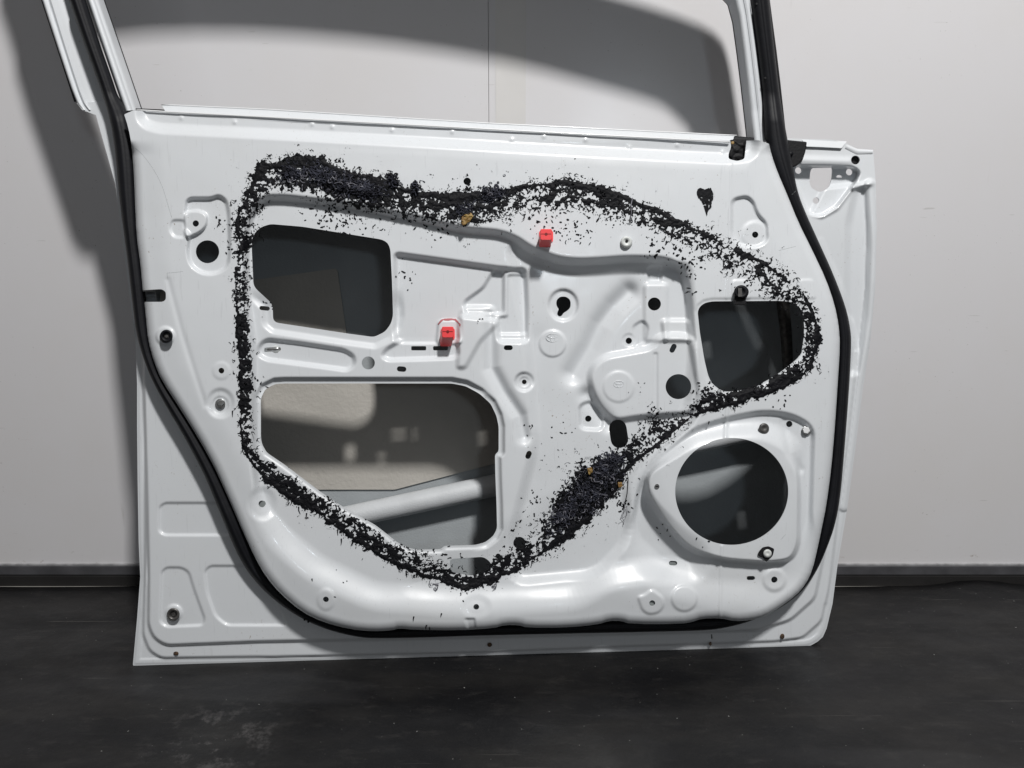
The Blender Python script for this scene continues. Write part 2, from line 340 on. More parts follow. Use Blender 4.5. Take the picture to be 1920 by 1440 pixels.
# (outline, height change, width of the slope): the pressings of the inner panel
FEAT = [
 # strip under the window sill, set back; panel comes forward below the bevel
 (fil([(262,190),(1372,250),(1420,255),(1414,292),(1370,298),(980,277),(500,251),(300,241),(275,234),(264,222)], 18), -0.010, 24),
 # main basin
 (fil([(490,372),(533,371),(640,384),(700,394),(800,414),(860,431),(935,437),(965,447),(995,468),(1045,487),(1084,491),(1130,489),(1175,485),(1241,487),(1266,495),(1284,520),(1291,560),(1296,640),(1315,740),(1300,790),(1235,850),(1205,905),(1222,950),(1262,1005),(1310,1040),(1305,1070),(1200,1072),(1140,1080),(1080,1118),(860,1130),(700,1118),(590,1065),(525,1010),(487,950),(476,870),(474,760),(474,640),(462,560),(462,420)], 26), -0.009, 22),
 # deeper lower middle part of the basin
 (fil([(1290,498),(1252,500),(1084,508),(1003,490),(955,455),(990,640),(1005,830),(960,1000),(960,1090),(1120,1075),(1180,1010),(1172,905),(1230,830),(1290,770),(1300,640)], 30), -0.006, 26),
 (fil([(960,1000),(1195,850),(1225,925),(1250,1000),(1220,1070),(1120,1090),(990,1098),(820,1100),(760,1095)], 40), -0.0035, 80),
 # upper left pocket
 (fil([(741,476),(850,491),(936,503),(985,506),(989,640),(935,640),(930,600),(862,592),(862,640),(741,640)], 9), -0.006, 13),
 (fil([(925,508),(944,508),(944,588),(872,588),(870,566),(906,540)], 8), -0.0055, 10),
 (fil([(952,516),(985,516),(987,626),(936,626),(936,594),(952,594)], 6), -0.003, 8),
 # raised block by the red clip
 (fil([(868,575),(925,575),(935,606),(900,640),(872,690),(858,690),(860,600)], 10), 0.004, 14),
 (fil([(822,600),(862,600),(866,645),(818,645)], 9), 0.004, 7),
 # cross bar pockets
 (fil([(486,648),(500,636),(560,643),(645,656),(664,668),(665,684),(652,694),(610,688),(500,674),(484,664)], 9), -0.006, 12),
 (fil([(716,668),(724,655),(752,639),(858,639),(860,666),(850,671),(728,675)], 8), -0.006, 12),
 # keyhole dish, stud dishes
 (circ(1056,572,27,29), -0.0035, 8), (circ(983,716,17), -0.0035, 8), (circ(983,716,9), -0.0015, 4), (circ(1179,638,12), -0.001, 4),
 (fil([(1086,760),(1105,752),(1120,762),(1130,780),(1130,806),(1088,804)], 12), -0.005, 10),
 (circ(1036,644,25), 0.0018, 5), (circ(1160,725,29), 0.0012, 8),
 # regulator platform
 (fil([(1104,705),(1112,685),(1135,668),(1180,660),(1222,652),(1236,628),(1300,628),(1318,740),(1300,775),(1200,782),(1152,790),(1128,770),(1112,742)], 26), 0.0085, 18),
 (fil([(1240,600),(1292,600),(1300,640),(1246,640)], 8), 0.004, 12),
 (fil([(1208,532),(1252,532),(1252,640),(1208,640)], 8), 0.003, 12),
 (fil([(1215,500),(1240,500),(1240,528),(1215,528)], 6), -0.003, 8),
 (fil([(1186,612),(1205,600),(1216,612),(1212,640),(1190,652)], 8), -0.003, 8),
 (fil([(1225,662),(1233,662),(1233,775),(1225,775)], 3), -0.0015, 5),
 # speaker surround
 (fil([(1240,850),(1300,806),(1369,784),(1434,772),(1486,779),(1525,802),(1522,900),(1518,1040),(1500,1095),(1440,1118),(1330,1112),(1240,1090),(1180,1010),(1200,905)], 30), -0.0060, 16),
 (fil([(1235,872),(1290,826),(1369,808),(1436,806),(1486,832),(1499,900),(1498,1020),(1484,1050),(1440,1056),(1356,1050),(1291,1030),(1246,980),(1212,925),(1212,892)], 26), 0.0135, 20),
 # upper right dish, pull handle and stud bosses
 (fil([(1372,374),(1400,368),(1412,378),(1420,402),(1438,420),(1440,452),(1420,464),(1385,460),(1372,440)], 12), -0.0045, 10),
 (circ(1416,440,25), 0.0012, 12),
 (circ(1452,1087,21), 0.0022, 12), (circ(1283,1122,24), 0.0018, 8),
 (fil([(1195,1118),(1208,1116),(1222,1104),(1243,1120),(1246,1134),(1236,1149),(1216,1152),(1204,1144)], 11), 0.002, 8),
 (circ(893,1138,24,18), -0.0012, 18), (circ(611,1124,16,20), 0.001, 10),
 (fil([(350,372),(396,372),(410,366),(424,376),(429,400),(431,470),(427,500),(406,513),(380,513),(357,497),(351,470),(357,440),(346,430),(348,398)], 20), -0.006, 10),
 (fil([(346,398),(372,394),(389,402),(387,424),(374,436),(348,447)], 9), 0.0055, 6),
 (fil([(322,413),(346,413),(346,446),(326,444),(318,430)], 7), -0.0022, 8),
 (circ(415,695,16), 0.0008, 9), (circ(413,756,24,26), -0.0022, 12), (circ(413,760,15,16), -0.0015, 6), (circ(310,630,17), 0.002, 7), (circ(491,945,24,28), -0.002, 18),
 (fil([(872,1160),(890,1160),(893,1190),(881,1190)], 3), -0.003, 6),
 (fil([(1372,525),(1404,525),(1408,562),(1372,562)], 8), 0.0012, 7), (fil([(1500,524),(1524,524),(1530,560),(1506,560)], 6), 0.001, 6),
]
PATHS = [  # grooves and ribs: path, height, half width
 ([(920,596),(921,690),(945,735),(975,780),(983,818)], -0.006, 11),
 ([(1178,548),(1150,575),(1125,608),(1105,650),(1075,700)], -0.0075, 17), ([(1100,740),(1118,765),(1142,795)], -0.005, 13),
 ([(315,525),(340,620),(365,700),(385,760)], -0.0007, 5),
 ([(1371,300),(1367,480),(1362,560)], 0.0006, 2), ([(1366,738),(1362,780),(1360,820)], 0.0012, 3), ([(1354,1024),(1352,1060),(1350,1160)], 0.0010, 2.5),
 ([(1415,560),(1445,600)], 0.0, 3),
 ([(1010,640),(1000,780),(990,940)], -0.0012, 26), ([(480,560),(470,900),(560,1000)], 0.0, 20),
 ([(1470,790),(1480,850),(1500,880)], -0.0015, 7),
]
W0 = 0.070
SPK = [i for i, f_ in enumerate(FEAT) if f_[1] == -0.0060 and f_[2] == 16][0]
def tray_h(X, Y):
    H = np.full(X.shape, W0)
    d = sdf(X, Y, NP_TRAY)
    # rolled edge, not along the window sill
    e = np.clip(d / 17.0, 0, 1); topf = sst((Y - 262) / 30.0)
    H -= 0.013 * (1 - np.sqrt(1 - (1 - e)**2)) * topf
    H -= 0.004 * (1 - sst(d / 60.)) * topf
    for i_, (P, dh, tw) in enumerate(FEAT):
        s = sdf(X, Y, P, tw + 60)
        if i_ == 1: tw = 20 + 44 * sst((Y - 900) / 120.)
        if i_ == 3: tw = 60
        if i_ == SPK + 1: tw = 10 + 34 * sst((890 - Y) / 60.)
        if i_ == SPK: tw = 14 + 50 * sst((Y - 960) / 90.)
        if i_ > 4 and i_ != SPK and i_ != SPK + 1: tw = tw * .85
        H += dh * (1.75 if i_ in (1, 2, 4, SPK) else 1.25) * sst(s / tw + 0.5)
    for P, dh, w in PATHS:
        if dh == 0: continue
        q, f = pathd(X, Y, P, w * 3); H += dh * 1.5 * np.exp(-(q / w)**2)
    # bosses of the floor of the panel, lips round the openings
    s = sdf(X, Y, HOLE_UL, 40); H -= 0.0055 * sst((s + 24) / 14.) * (s > -40) * sst((Y - 560) / 40. + .5)
    s = sdf(X, Y, HOLE_LL, 30); H -= 0.0055 * sst((s + 13) / 6.) * (s > -30) * np.maximum(sst((X - 880) / 60.), sst((760 - Y) / 40.))
    H -= 0.002 * sst((s + 9) / 6.) * (s > -30)
    s = sdf(X, Y, HOLE_R, 20); H -= 0.0015 * sst((s + 8) / 6.) * (s > -20)
    # sheet is never perfectly flat
    H += 0.0012 * (fbm(X / 150., Y / 150., 3, 2) - .5) + 0.0004 * (fbm(X / 45., Y / 45., 5, 2) - .5)
    # weld dimples under the sill
    for (x, y) in [(340,221),(440,229),(623,238),(585,233),(735,244),(848,247),(960,262),(1020,256),(1098,262),(1180,276),(1270,272),(1355,285)]:
        q = (X - x)**2 + (Y - y)**2; H += 0.0014 * np.exp(-q / 14.)
    return H
def tray_s(X, Y):
    S = sdf(X, Y, NP_TRAY)
    for P in HOLES: S = np.minimum(S, -sdf(X, Y, P, 12))
    return S

# ================================================================== THE ROOM
def emp(name, loc, label, cat):
    e = bpy.data.objects.new(name, None); COL.objects.link(e); e.location = loc; e.empty_display_size = .1
    e['label'] = label; e['category'] = cat; return e
def box(name, lo, hi, m, parent=None, bev=0.0):
    x0, y0, z0 = lo; x1, y1, z1 = hi
    v = [(x0,y0,z0),(x1,y0,z0),(x1,y1,z0),(x0,y1,z0),(x0,y0,z1),(x1,y0,z1),(x1,y1,z1),(x0,y1,z1)]
    f = [(0,3,2,1),(4,5,6,7),(0,1,5,4),(1,2,6,5),(2,3,7,6),(3,0,4,7)]
    o = build(name, v, f, m, parent, False)
    if bev:
        b = o.modifiers.new('bevel', 'BEVEL'); b.width = bev; b.segments = 3
    return o
# floor of black rubber: fine scratches, scuffs, chalky smudges
fm = mat('black_rubber_floor', (0.016, 0.016, 0.018), 0.42, spec=.32); t = fm.node_tree; b = t.nodes['Principled BSDF']
tcn = t.nodes.new('ShaderNodeTexCoord'); v = tcn.outputs['Object']
c = mixcol(t, noise_mask(t, v, 4.0, .38, .68, 8, .65, (1, 2.2, 1)), (0.0050, 0.0050, 0.0058), (0.0125, 0.0118, 0.0115))
c = mixcol(t, math2(t, 'MULTIPLY', noise_mask(t, v, 22, .52, .70, 6, .7, (1, 2.5, 1)), .22), c, (0.045, 0.042, 0.040))
c = mixcol(t, math2(t, 'MULTIPLY', noise_mask(t, v, 1.3, .60, .66, 2, .5, (1, 5, 1)), .10), c, (0.085, 0.085, 0.088))
c = mixcol(t, math2(t, 'MULTIPLY', math2(t, 'MULTIPLY', noise_mask(t, v, 3.2, .715, .725, 2, .5, (1, 150, 1), (0, 0, -.03)), noise_mask(t, v, 2.2, .50, .56, 3)), .55), c, (0.16, 0.15, 0.14))
c = mixcol(t, math2(t, 'MULTIPLY', noise_mask(t, v, 420, .60, .80, 2), .5), c, (0.040, 0.039, 0.038))
c = mixcol(t, noise_mask(t, v, 180, .74, .76, 2), c, (0.26, 0.26, 0.25))
# chalky smudge on the left
gm = t.nodes.new('ShaderNodeVectorMath'); gm.operation = 'DISTANCE'; t.links.new(v, gm.inputs[0])
sx = on_floor(405, 1385); gm.inputs[1].default_value = tuple(sx)
mr = t.nodes.new('ShaderNodeMapRange'); mr.inputs['From Min'].default_value = .10; mr.inputs['From Max'].default_value = .0; t.links.new(gm.outputs['Value'], mr.inputs[0])
c = mixcol(t, math2(t, 'MULTIPLY', mr.outputs[0], noise_mask(t, v, 26, .50, .66, 8, .75)), c, (0.10, 0.095, 0.095))
t.links.new(c, b.inputs['Base Color'])
rr = math2(t, 'ADD', .36, math2(t, 'MULTIPLY', noise_mask(t, v, 7, .35, .7, 7, .65, (1, 2, 1)), .24)); t.links.new(rr, b.inputs['Roughness'])
n2 = t.nodes.new('ShaderNodeTexNoise'); n2.inputs['Scale'].default_value = 14; n2.inputs['Detail'].default_value = 8; t.links.new(v, n2.inputs['Vector'])
bp = t.nodes.new('ShaderNodeBump'); bp.inputs['Strength'].default_value = .5; bp.inputs['Distance'].default_value = .006; t.links.new(n2.outputs[0], bp.inputs['Height']); t.links.new(bp.outputs[0], b.inputs['Normal'])
# mat edge waves a little where it meets the wall
fv = []; ff = []; nxs = 260
edge_y = float(on_floor(960, 1099)[1])
for i in range(nxs + 1):
    x = -4 + 8 * i / nxs
    q = on_floor(1830, 1096)
    e = edge_y + 0.003 * math.sin(x * 9) + 0.014 * math.exp(-((x - float(q[0])) / .05)**2) * 0.8
    hz = 0.008 * math.exp(-((x - float(q[0])) / .06)**2)
    for (yy, zz) in [(e, -0.004), (e, hz), (e - .02, hz * .8 - 0.0), (e - .10, 0.0), (-3.5, 0.0)]: fv.append((x, yy, zz))
for i in range(nxs):
    for j in range(4): q = i * 5 + j; ff.append((q, q + 5, q + 6, q + 1))
fl = build('floor', fv, ff, fm); fl['kind'] = 'structure'
sub = box('ground', (-4, -3.5, -0.06), (4, DW + .3, -0.0045), mat('bare_floor', (0.30, 0.29, 0.27), .7, var=.3, vscale=20)); sub['kind'] = 'structure'

wm = mat('white_wall_panel', (0.72, 0.715, 0.73), 0.20, spec=.3); t = wm.node_tree; b = t.nodes['Principled BSDF']
tcn = t.nodes.new('ShaderNodeTexCoord'); v = tcn.outputs['Object']
c = mixcol(t, math2(t, 'MULTIPLY', noise_mask(t, v, 2.4, .4, .7, 5), .6), (0.60, 0.595, 0.61), (0.58, 0.567, 0.565))
sc = math2(t, 'MULTIPLY', noise_mask(t, v, 40, .70, .73, 2, .5, (1, 1, .12), (0, .25, 0)), noise_mask(t, v, 5, .52, .62, 3))
c = mixcol(t, math2(t, 'MULTIPLY', sc, .5), c, (0.38, 0.37, 0.36))
sc = math2(t, 'MULTIPLY', noise_mask(t, v, 60, .70, .74, 2, .5, (.3, 1, 3)), noise_mask(t, v, 4, .5, .6, 3))
c = mixcol(t, math2(t, 'MULTIPLY', sc, .45), c, (0.36, 0.35, 0.34))
c = mixcol(t, math2(t, 'MULTIPLY', noise_mask(t, v, 240, .70, .73, 2), noise_mask(t, v, 6, .48, .6, 3)), c, (0.30, 0.29, 0.28))
# grime along the foot of the wall
sz = t.nodes.new('ShaderNodeSeparateXYZ'); t.links.new(v, sz.inputs[0])
zb = float(on_wall(960, 1058)[2])
mr = t.nodes.new('ShaderNodeMapRange'); mr.inputs['From Min'].default_value = zb + .05; mr.inputs['From Max'].default_value = zb; t.links.new(sz.outputs['Z'], mr.inputs[0])
c = mixcol(t, math2(t, 'MULTIPLY', mr.outputs[0], noise_mask(t, v, 90, .60, .70, 6, .75, (.5, 1, 1))), c, (0.28, 0.24, 0.20))
t.links.new(c, b.inputs['Base Color'])
rr = math2(t, 'ADD', .15, math2(t, 'MULTIPLY', noise_mask(t, v, 3, .35, .7, 6), .10)); t.links.new(rr, b.inputs['Roughness'])
wall = emp('wall', (0, DW, 0), 'smooth white panelled wall with a dark base rail, behind the leaning door', 'wall')
def wbox(name, x0, x1, y0, y1, z0, z1, m, bev=0.0): return box(name, (x0, y0, z0), (x1, y1, z1), m, wall, bev)
xs = float(on_wall(916, 120)[0])
wbox('panel', -4, xs - .00028, 0, .012, zb, 2.6, wm, .0006); wbox('panel', xs + .00028, 4, 0, .012, zb, 2.6, wm, .0006)
xt0 = float(on_wall(929, 120)[0]); xt1 = float(on_wall(986, 120)[0])
wbox('joint_strip', xt0, xt1, -.0006, -.0001, zb + .01, 2.6, mat('joint_tape', (0.60, 0.59, 0.58), .25, var=.05))
wbox('backing', -4, 4, .0125, .03, zb, 2.6, wm)
z1 = float(on_wall(960, 1076)[2])
railm = mat('grey_base_rail', (0.075, 0.075, 0.082), .5, var=.35, vscale=25, bump=.2)
wbox('base_rail', -4, 4, -.006, .028, z1, zb - .0008, railm, .002)
wbox('rail_lip', -4, 4, -.0045, .02, zb - .0006, zb + .0018, mat('grey_edge', (0.35, 0.35, 0.36), .5, var=.4, vscale=60))
wbox('gap_fill', -4, 4, float(on_floor(960, 1095)[1]) - DW, .05, -.004, z1 - .0005, mat('black_gap_fill', (0.010, 0.009, 0.009), .7, var=.4, vscale=30))  # black box standing in for the dark gap under the rail

# ================================================================== THE DOOR
door = emp('car_door', tuple(A), 'stripped white car door smeared with black sealant, leaning on the white wall', 'car door')
m4 = Matrix(((R[0][0], R[0][1], R[0][2], A[0]), (R[1][0], R[1][1], R[1][2], A[1]), (R[2][0], R[2][1], R[2][2], A[2]), (0, 0, 0, 1)))
door.matrix_world = m4
# inner panel
panel = sheet('inner_panel', 222, 198, 1584, 1192, 2.0, tray_s, tray_h, M['panel'], door, depth=.0014)
# side wall of the pressing, going back from the rolled edge to the door shell
loopP = np.vstack([NP_TRAY, NP_TRAY[:1]])
side_i = [i for i in range(len(loopP))]
hv = tray_h(loopP[:, 0], loopP[:, 1]) - .0005
a0 = DL(loopP[:, 0], loopP[:, 1], hv); a1 = a0.copy(); a1[:, 1] += hv - 0.014
vv = np.concatenate([a0, a1]); k = len(loopP)
build('panel_side', vv, [(i, i + 1, k + i + 1, k + i) for i in range(k - 1) if not (loopP[i, 1] < 290 and 232 < loopP[i, 0] < 1445) and not (loopP[i, 0] < 300 and 530 < loopP[i, 1] < 580)], M['paint'], door)

# door shell: the flange round the inner panel
POCK = fil([(1475,311),(1487,311),(1580,313),(1600,314),(1612,323),(1603,342),(1568,388),(1540,405),(1520,402),(1508,385),(1490,340)], 8)
THRU = [circ(1497,319.5,6.3), circ(1592.5,322.5,6.3), fil([(1522,315),(1561,314),(1560,333),(1555,350),(1547,357),(1535,360),(1522,353),(1517.5,343),(1519,323)], 4), circ(1604,300,8.3), fil([(1567.5,333),(1569,329),(1574,327.5),(1579,329.5),(1580,333)], 1), circ(1530,376,6.2), rect(1333,1189,1336,1199,1), circ(323,1153,6)]
RAISE = fil([(262,560),(268,700),(275,900),(279,1082),(278,1172),(288,1196),(311,1210),(486,1203),(700,1199),(1200,1188),(1420,1182),(1482,1163),(1528,1122),(1537,1080),(1562,950),(1600,650),(1590,560),(1540,440),(1500,500),(700,500)], 12)
RAISE2 = fil([(266,560),(272,800),(272,1082),(268,1190),(280,1220),(302,1234),(507,1231),(900,1222),(1200,1211),(1450,1203),(1505,1196),(1540,1165),(1552,1110),(1572,960),(1590,830),(1610,660),(1600,600),(1500,500),(700,500)], 10)
EMB = [(fil([(299,950),(309,943),(420,943),(450,1003),(309,1003),(298,996)], 9), -.0032, 6),
       (fil([(303,1072),(312,1064),(340,1064),(354,1072),(364,1105),(384,1160),(380,1172),(312,1175),(300,1166)], 9), -.0032, 6),
       (fil([(384,1070),(394,1061),(480,1061),(540,1172),(425,1172),(404,1155),(388,1110)], 10), -.0032, 6), (circ(326,1149,15,15), .0025, 6)]
NP_HEM = smooth_path(HEM, 0, True)
RREC = fil([(1590,420),(1606,352),(1624,350),(1632,470),(1626,600),(1606,700),(1592,700),(1588,560)], 12)
TUBE_R = [(1631,345),(1635,430),(1632,540),(1624,620),(1612,720),(1598,830),(1582,950)]
def shell_h(X, Y):
    s = sdf(X, Y, NP_HEM, 60); H = np.zeros(X.shape)
    H += .0012 * sst((s - 1.5) / 3.) - .0012 * sst((s - 11) / 2.)
    H += .006 * sst(sdf(X, Y, RAISE2, 20) / 6. + .5) + .007 * sst(sdf(X, Y, RAISE, 20) / 7. + .5)
    up = sst((X - 1455) / 12.) * sst((800 - Y) / 420.); H = H * (1 - up) + .015 * up
    for P, dh, tw in EMB: H += dh * sst(sdf(X, Y, P, tw + 4) / tw + .5)
    H += -.020 * sst(sdf(X, Y, POCK, 20) / 7. + .5)
    H += .006 * sst(sdf(X, Y, fil([(1520,400),(1545,352),(1604,345),(1570,392),(1540,408)], 6), 20) / 12. + .5) * up
    H += -.007 * sst(sdf(X, Y, RREC, 20) / 18. + .5)
    q, f = pathd(X, Y, TUBE_R, 30); H += .0035 * np.sqrt(np.clip(1 - (q / 10.)**2, 0, 1))
    q, f = pathd(X, Y, [(1500,300),(1592,303)], 30); H += .0025 * np.exp(-(q / 7)**2)
    q, f = pathd(X, Y, [(1601,352),(1632,344)], 20); H += .005 * np.exp(-(q / 5)**2)
    q, f = pathd(X, Y, [(1604,660),(1590,780),(1574,930),(1560,1060),(1548,1130)], 20); H += .0015 * np.exp(-(q / 3)**2)
    H += 0.0006 * (fbm(X / 120., Y / 120., 23, 2) - .5)
    left = sst((262 - X) / 6.) * sst((640 - Y) / 40.); H = H * (1 - left) + .008 * left
    return H
def shell_s(X, Y):
    S = np.minimum(sdf(X, Y, NP_HEM), 22 - sdf(X, Y, NP_TRAY))
    for P in THRU: S = np.minimum(S, -sdf(X, Y, P, 12))
    return S
sheet('door_shell', 140, 186, 1650, 1252, 2.0, shell_s, shell_h, M['paint'], door, depth=.0022)
# outer skin, seen through the openings
def skin_s(X, Y):
    S = sdf(X, Y, NP_HEM) - 3
    S = np.minimum(S, -(sdf(X, Y, POCK) + 10)); S = np.minimum(S, np.where(Y < 420, 1478 - X + (Y > 400) * 0, 99.))
    return S
def skin_h(X, Y):
    s = sdf(X, Y, NP_HEM); return -.001 - .099 * np.sqrt(np.clip(1 - (1 - np.clip(s / 190., 0, 1))**2, 0, 1)) * sst(s / 60. + .2)
HEM_SAVE = NP_HEM
NP_HEM = np.array([p for p in HEM if p[1] > 340 or p[0] < 160 or p[0] > 1590] ) if False else NP_HEM
SKIN = np.array([(185,235),(203,298),(216,345),(232,470),(245,570),(254,640),(257,720),(257,800),(258,900),(260,1017),(263,1082),(257,1160),(250,1246),(424,1243),(520,1240),(700,1236),(1200,1223),(1447,1215),(1507,1212),(1533,1202),(1549,1183),(1561,1132),(1570,1062),(1589,950),(1605,832),(1618,728),(1632,640),(1641,540),(1644,430),(1560,425),(1480,400),(1470,290),(1400,262),(980,240),(500,212),(300,203),(240,200)], float)
def skin_s(X, Y): return sdf(X, Y, SKIN) - 2
def skin_h(X, Y):
    s = sdf(X, Y, SKIN); return -.001 - (.099 + .016 * sst((X - 1150) / 150.)) * sst(np.sqrt(np.clip(s / 150., 0, 1)))
sheet('outer_skin', 178, 196, 1650, 1250, 8.0, skin_s, skin_h, M['paint_in'], door, depth=.001)
def pad(name, P, m):
    P = np.asarray(P, float)
    def hh(X, Y): return skin_h(X, Y) + .0035 + .0006 * (fbm(X / 30, Y / 30, 9, 2) - .5)
    sheet(name, P[:, 0].min() - 6, P[:, 1].min() - 6, P[:, 0].max() + 6, P[:, 1].max() + 6, 5.0, lambda X, Y: sdf(X, Y, P), hh, m, door, depth=.003)
pad('damping_pad', fillet([(300,546),(475,525),(632,503),(662,712),(1010,712),(1010,848),(740,918),(300,918)], 4), M['pad'])
# side impact beam
bx_ = np.linspace(330, 1480, 40); tube('impact_beam', DL(bx_, 959 - (bx_ - 700) * .216, -.078), .0180, M['beam'], door, 20)
# dark strip added for the shaded right side of the opening
for nm, L0, L1, w in [('shade_strip', [(1460,560),(1470,640),(1476,760)], [(1482,560),(1488,640),(1490,760)], -.03)]:
    loft(nm, L0, L1, [(0, 0, .012), (.1, 0, 0), (.5, -.002, 0), (.9, 0, 0), (1, 0, .012)], M['darksteel'], door, 20, w)

# window frame -------------------------------------------------------------
def wf(x, y): return 0.125 * np.maximum(0, 206 - y) / 1300.
def ext(P, first=True): return P
# left pillar inner edge and right pillar, with the arch above them
FR_IN = [(256,206),(228,124),(185,0),(150,-100),(118,-190),(128,-222),(180,-236),(245,-254),(450,-242),(654,-212),(857,-169),(1059,-124),(1190,-88),(1300,-58),(1330,-44),(1360,-16),(1380,4),(1396,120),(1412,264)]
FR_OUT = [(233,208),(208,136),(162,0),(130,-100),(88,-210),(92,-262),(160,-292),(245,-298),(450,-288),(654,-262),(857,-222),(1059,-178),(1200,-146),(1330,-112),(1380,-92),(1400,-55),(1409,0),(1425,120),(1440,264)]
def arch(L): return [(x, y - (48 * min(1, max(0, (1360 - x) / 400.)) if (y < -150 or x > 240) and y < -20 else 0)) for x, y in L]
FR_IN = arch(FR_IN); FR_OUT = arch(FR_OUT)
loft('window_frame', FR_IN, FR_OUT, [(0, .010, .022), (0, .022, 0), (.12, .027, 0), (.35, .030, 0), (.55, .026, 0), (.62, .030, 0), (.85, .027, 0), (1, .018, 0), (1, .01, .02)], M['paint'], door, 420, 0.0, wf, 1)
GR_IN = [(p[0] + (3 if i < 5 else (0 if i < 12 else -3)), p[1] + (4 if 4 <= i < 14 else 0)) for i, p in enumerate(FR_IN)]
loft('glass_run', GR_IN, FR_IN, [(0, .0, .02), (0, .004, 0), (.5, .008, 0), (1.3, .006, 0)], M['rubber'], door, 420, 0.0, wf, 1)
# outer part of the frame behind the seal (carries on round the arch), seen on the left
OL_O = [(154,206),(142,190),(110,95),(79,0),(48,-95),(16,-195),(-26,-325),(30,-400),(245,-415),(450,-362),(769,-325),(1095,-246),(1257,-204),(1372,-166),(1424,-130),(1440,-80),(1450,0),(1466,120),(1480,250)]
OL_I = [(196,206),(184,190),(160,110),(132,0),(100,-95),(70,-200),(76,-262),(150,-296),(245,-302),(450,-292),(654,-266),(857,-226),(1100,-172),(1200,-150),(1330,-116),(1400,-80),(1412,0),(1430,120),(1452,250)]
OL_O = arch(OL_O); OL_I = arch(OL_I)
def wl(x, y): return wf(x, y)
LN = 5
loft('outer_frame', OL_O[:12], OL_I[:12], [(0, 0, .012), (0, .003, 0), (.12, .006, 0), (.14, .003, 0), (.28, .002, 0), (.31, .006, 0), (.36, .006, 0), (.42, .001, 0), (1.5, .002, 0)], M['paint'], door, 300, 0.004, wl, 1)
loft('outer_frame', OL_O[11:], OL_I[11:], [(0, 0, .012), (.25, .003, 0), (.5, .003, 0), (1, .004, 0)], M['black'], door, 200, 0.0, wl, 1)
loft('drip_rubber', [(77,0),(108,95),(139,191)][::-1] + [(46,-95),(18,-200)], [(81,0),(112,95),(143,190)][::-1] + [(50,-95),(22,-200)], [(0, 0, .012), (0, .001, 0), (1, .001, 0)], M['rubber'], door, 80, 0.0045, wl, 0)
# rubber seal all the way round
S_O = [(92,-130),(60,-215),(70,-290),(160,-326),(245,-332),(450,-322),(654,-295),(857,-254),(1059,-208),(1250,-166),(1345,-142),(1400,-118),(1428,-80)]
S_I = [(128,-105),(90,-208),(94,-262),(160,-290),(245,-296),(450,-286),(654,-260),(857,-220),(1059,-176),(1200,-146),(1330,-112),(1380,-92),(1400,-60)]
S_O = arch(S_O); S_I = arch(S_I)
def seal_w(x, y): return wf(x, y)
ext_i = [(p[0], p[1]) for p in SEAL_I]
sealprof = [(-.02, -.004, .040), (-.02, -.010, 0), (.03, -.003, 0), (.12, .002, 0), (.30, .005, 0), (.44, .0055, 0), (.50, .0045, 0), (.56, .0042, 0), (.75, .0035, 0), (.95, .0, 0), (1.15, -.010, 0)]
full_o = S_O[::-1][:0] + SEAL_O; full_i = SEAL_I
ao = resample(smooth_path(SEAL_O, 2), 1400)
ii = smooth_path(SEAL_I, 2); ii = resample(ii, 6000)
# pair each outer point with its nearest inner point so the band never shears
ai = []; last = 0
for p in ao:
    lo = max(0, last - 10); hi = min(len(ii), last + 60); dd = np.hypot(ii[lo:hi, 0] - p[0], ii[lo:hi, 1] - p[1]); last = lo + int(dd.argmin()); ai.append(ii[last])
ai = np.array(ai); ai[0] = SEAL_I[0]; ai[-1] = SEAL_I[-1]
ker = np.ones(9) / 9
for c_ in (0, 1):
    z_ = ai[:, c_].copy(); ai[4:-4, c_] = np.convolve(z_, ker, 'valid')
def loft_pts(name, a, b, prof, m, parent, w=0.0, wf=None):
    V_ = []; n = len(a); k = len(prof)
    for (t_, h, dr) in prof:
        p = a * (1 - t_) + b * t_; ww = w + h + (wf(p[:, 0], p[:, 1]) if wf else 0); V_.append(DL(p[:, 0], p[:, 1], ww, dr))
    V_ = np.stack(V_, 1).reshape(-1, 3); faces = [(i * k + j, i * k + j + 1, (i + 1) * k + j + 1, (i + 1) * k + j) for i in range(n - 1) for j in range(k - 1)]
    return build(name, V_, faces, m, parent)
def wseal(x, y): return .048 - .016 * sst((y - 960) / 160.) - .012 * sst((230 - y) / 60.) + wf(x, y)
loft_pts('weather_seal', ao, ai, sealprof, M['rubber'], door, 0.0, wseal)
# seal round the arch
so = [(130,0)] + S_O + [(1442,0)]; si = [(157,0)] + S_I + [(1411,0)]
loft('weather_seal', so, si, [(t_, h + .028, dr) for t_, h, dr in sealprof], M['rubber'], door, 300, 0.0, wf, 1)
# small pins in the seal
for (x, y) in [(1419,7),(1435,146),(571,1162),(578,1166)]: stack('seal_pin', [(circ(x, y, 2.2, n=8), .03), (circ(x, y, 2.0, n=8), .040 + float(wf(0, y)))], M['black'], door)

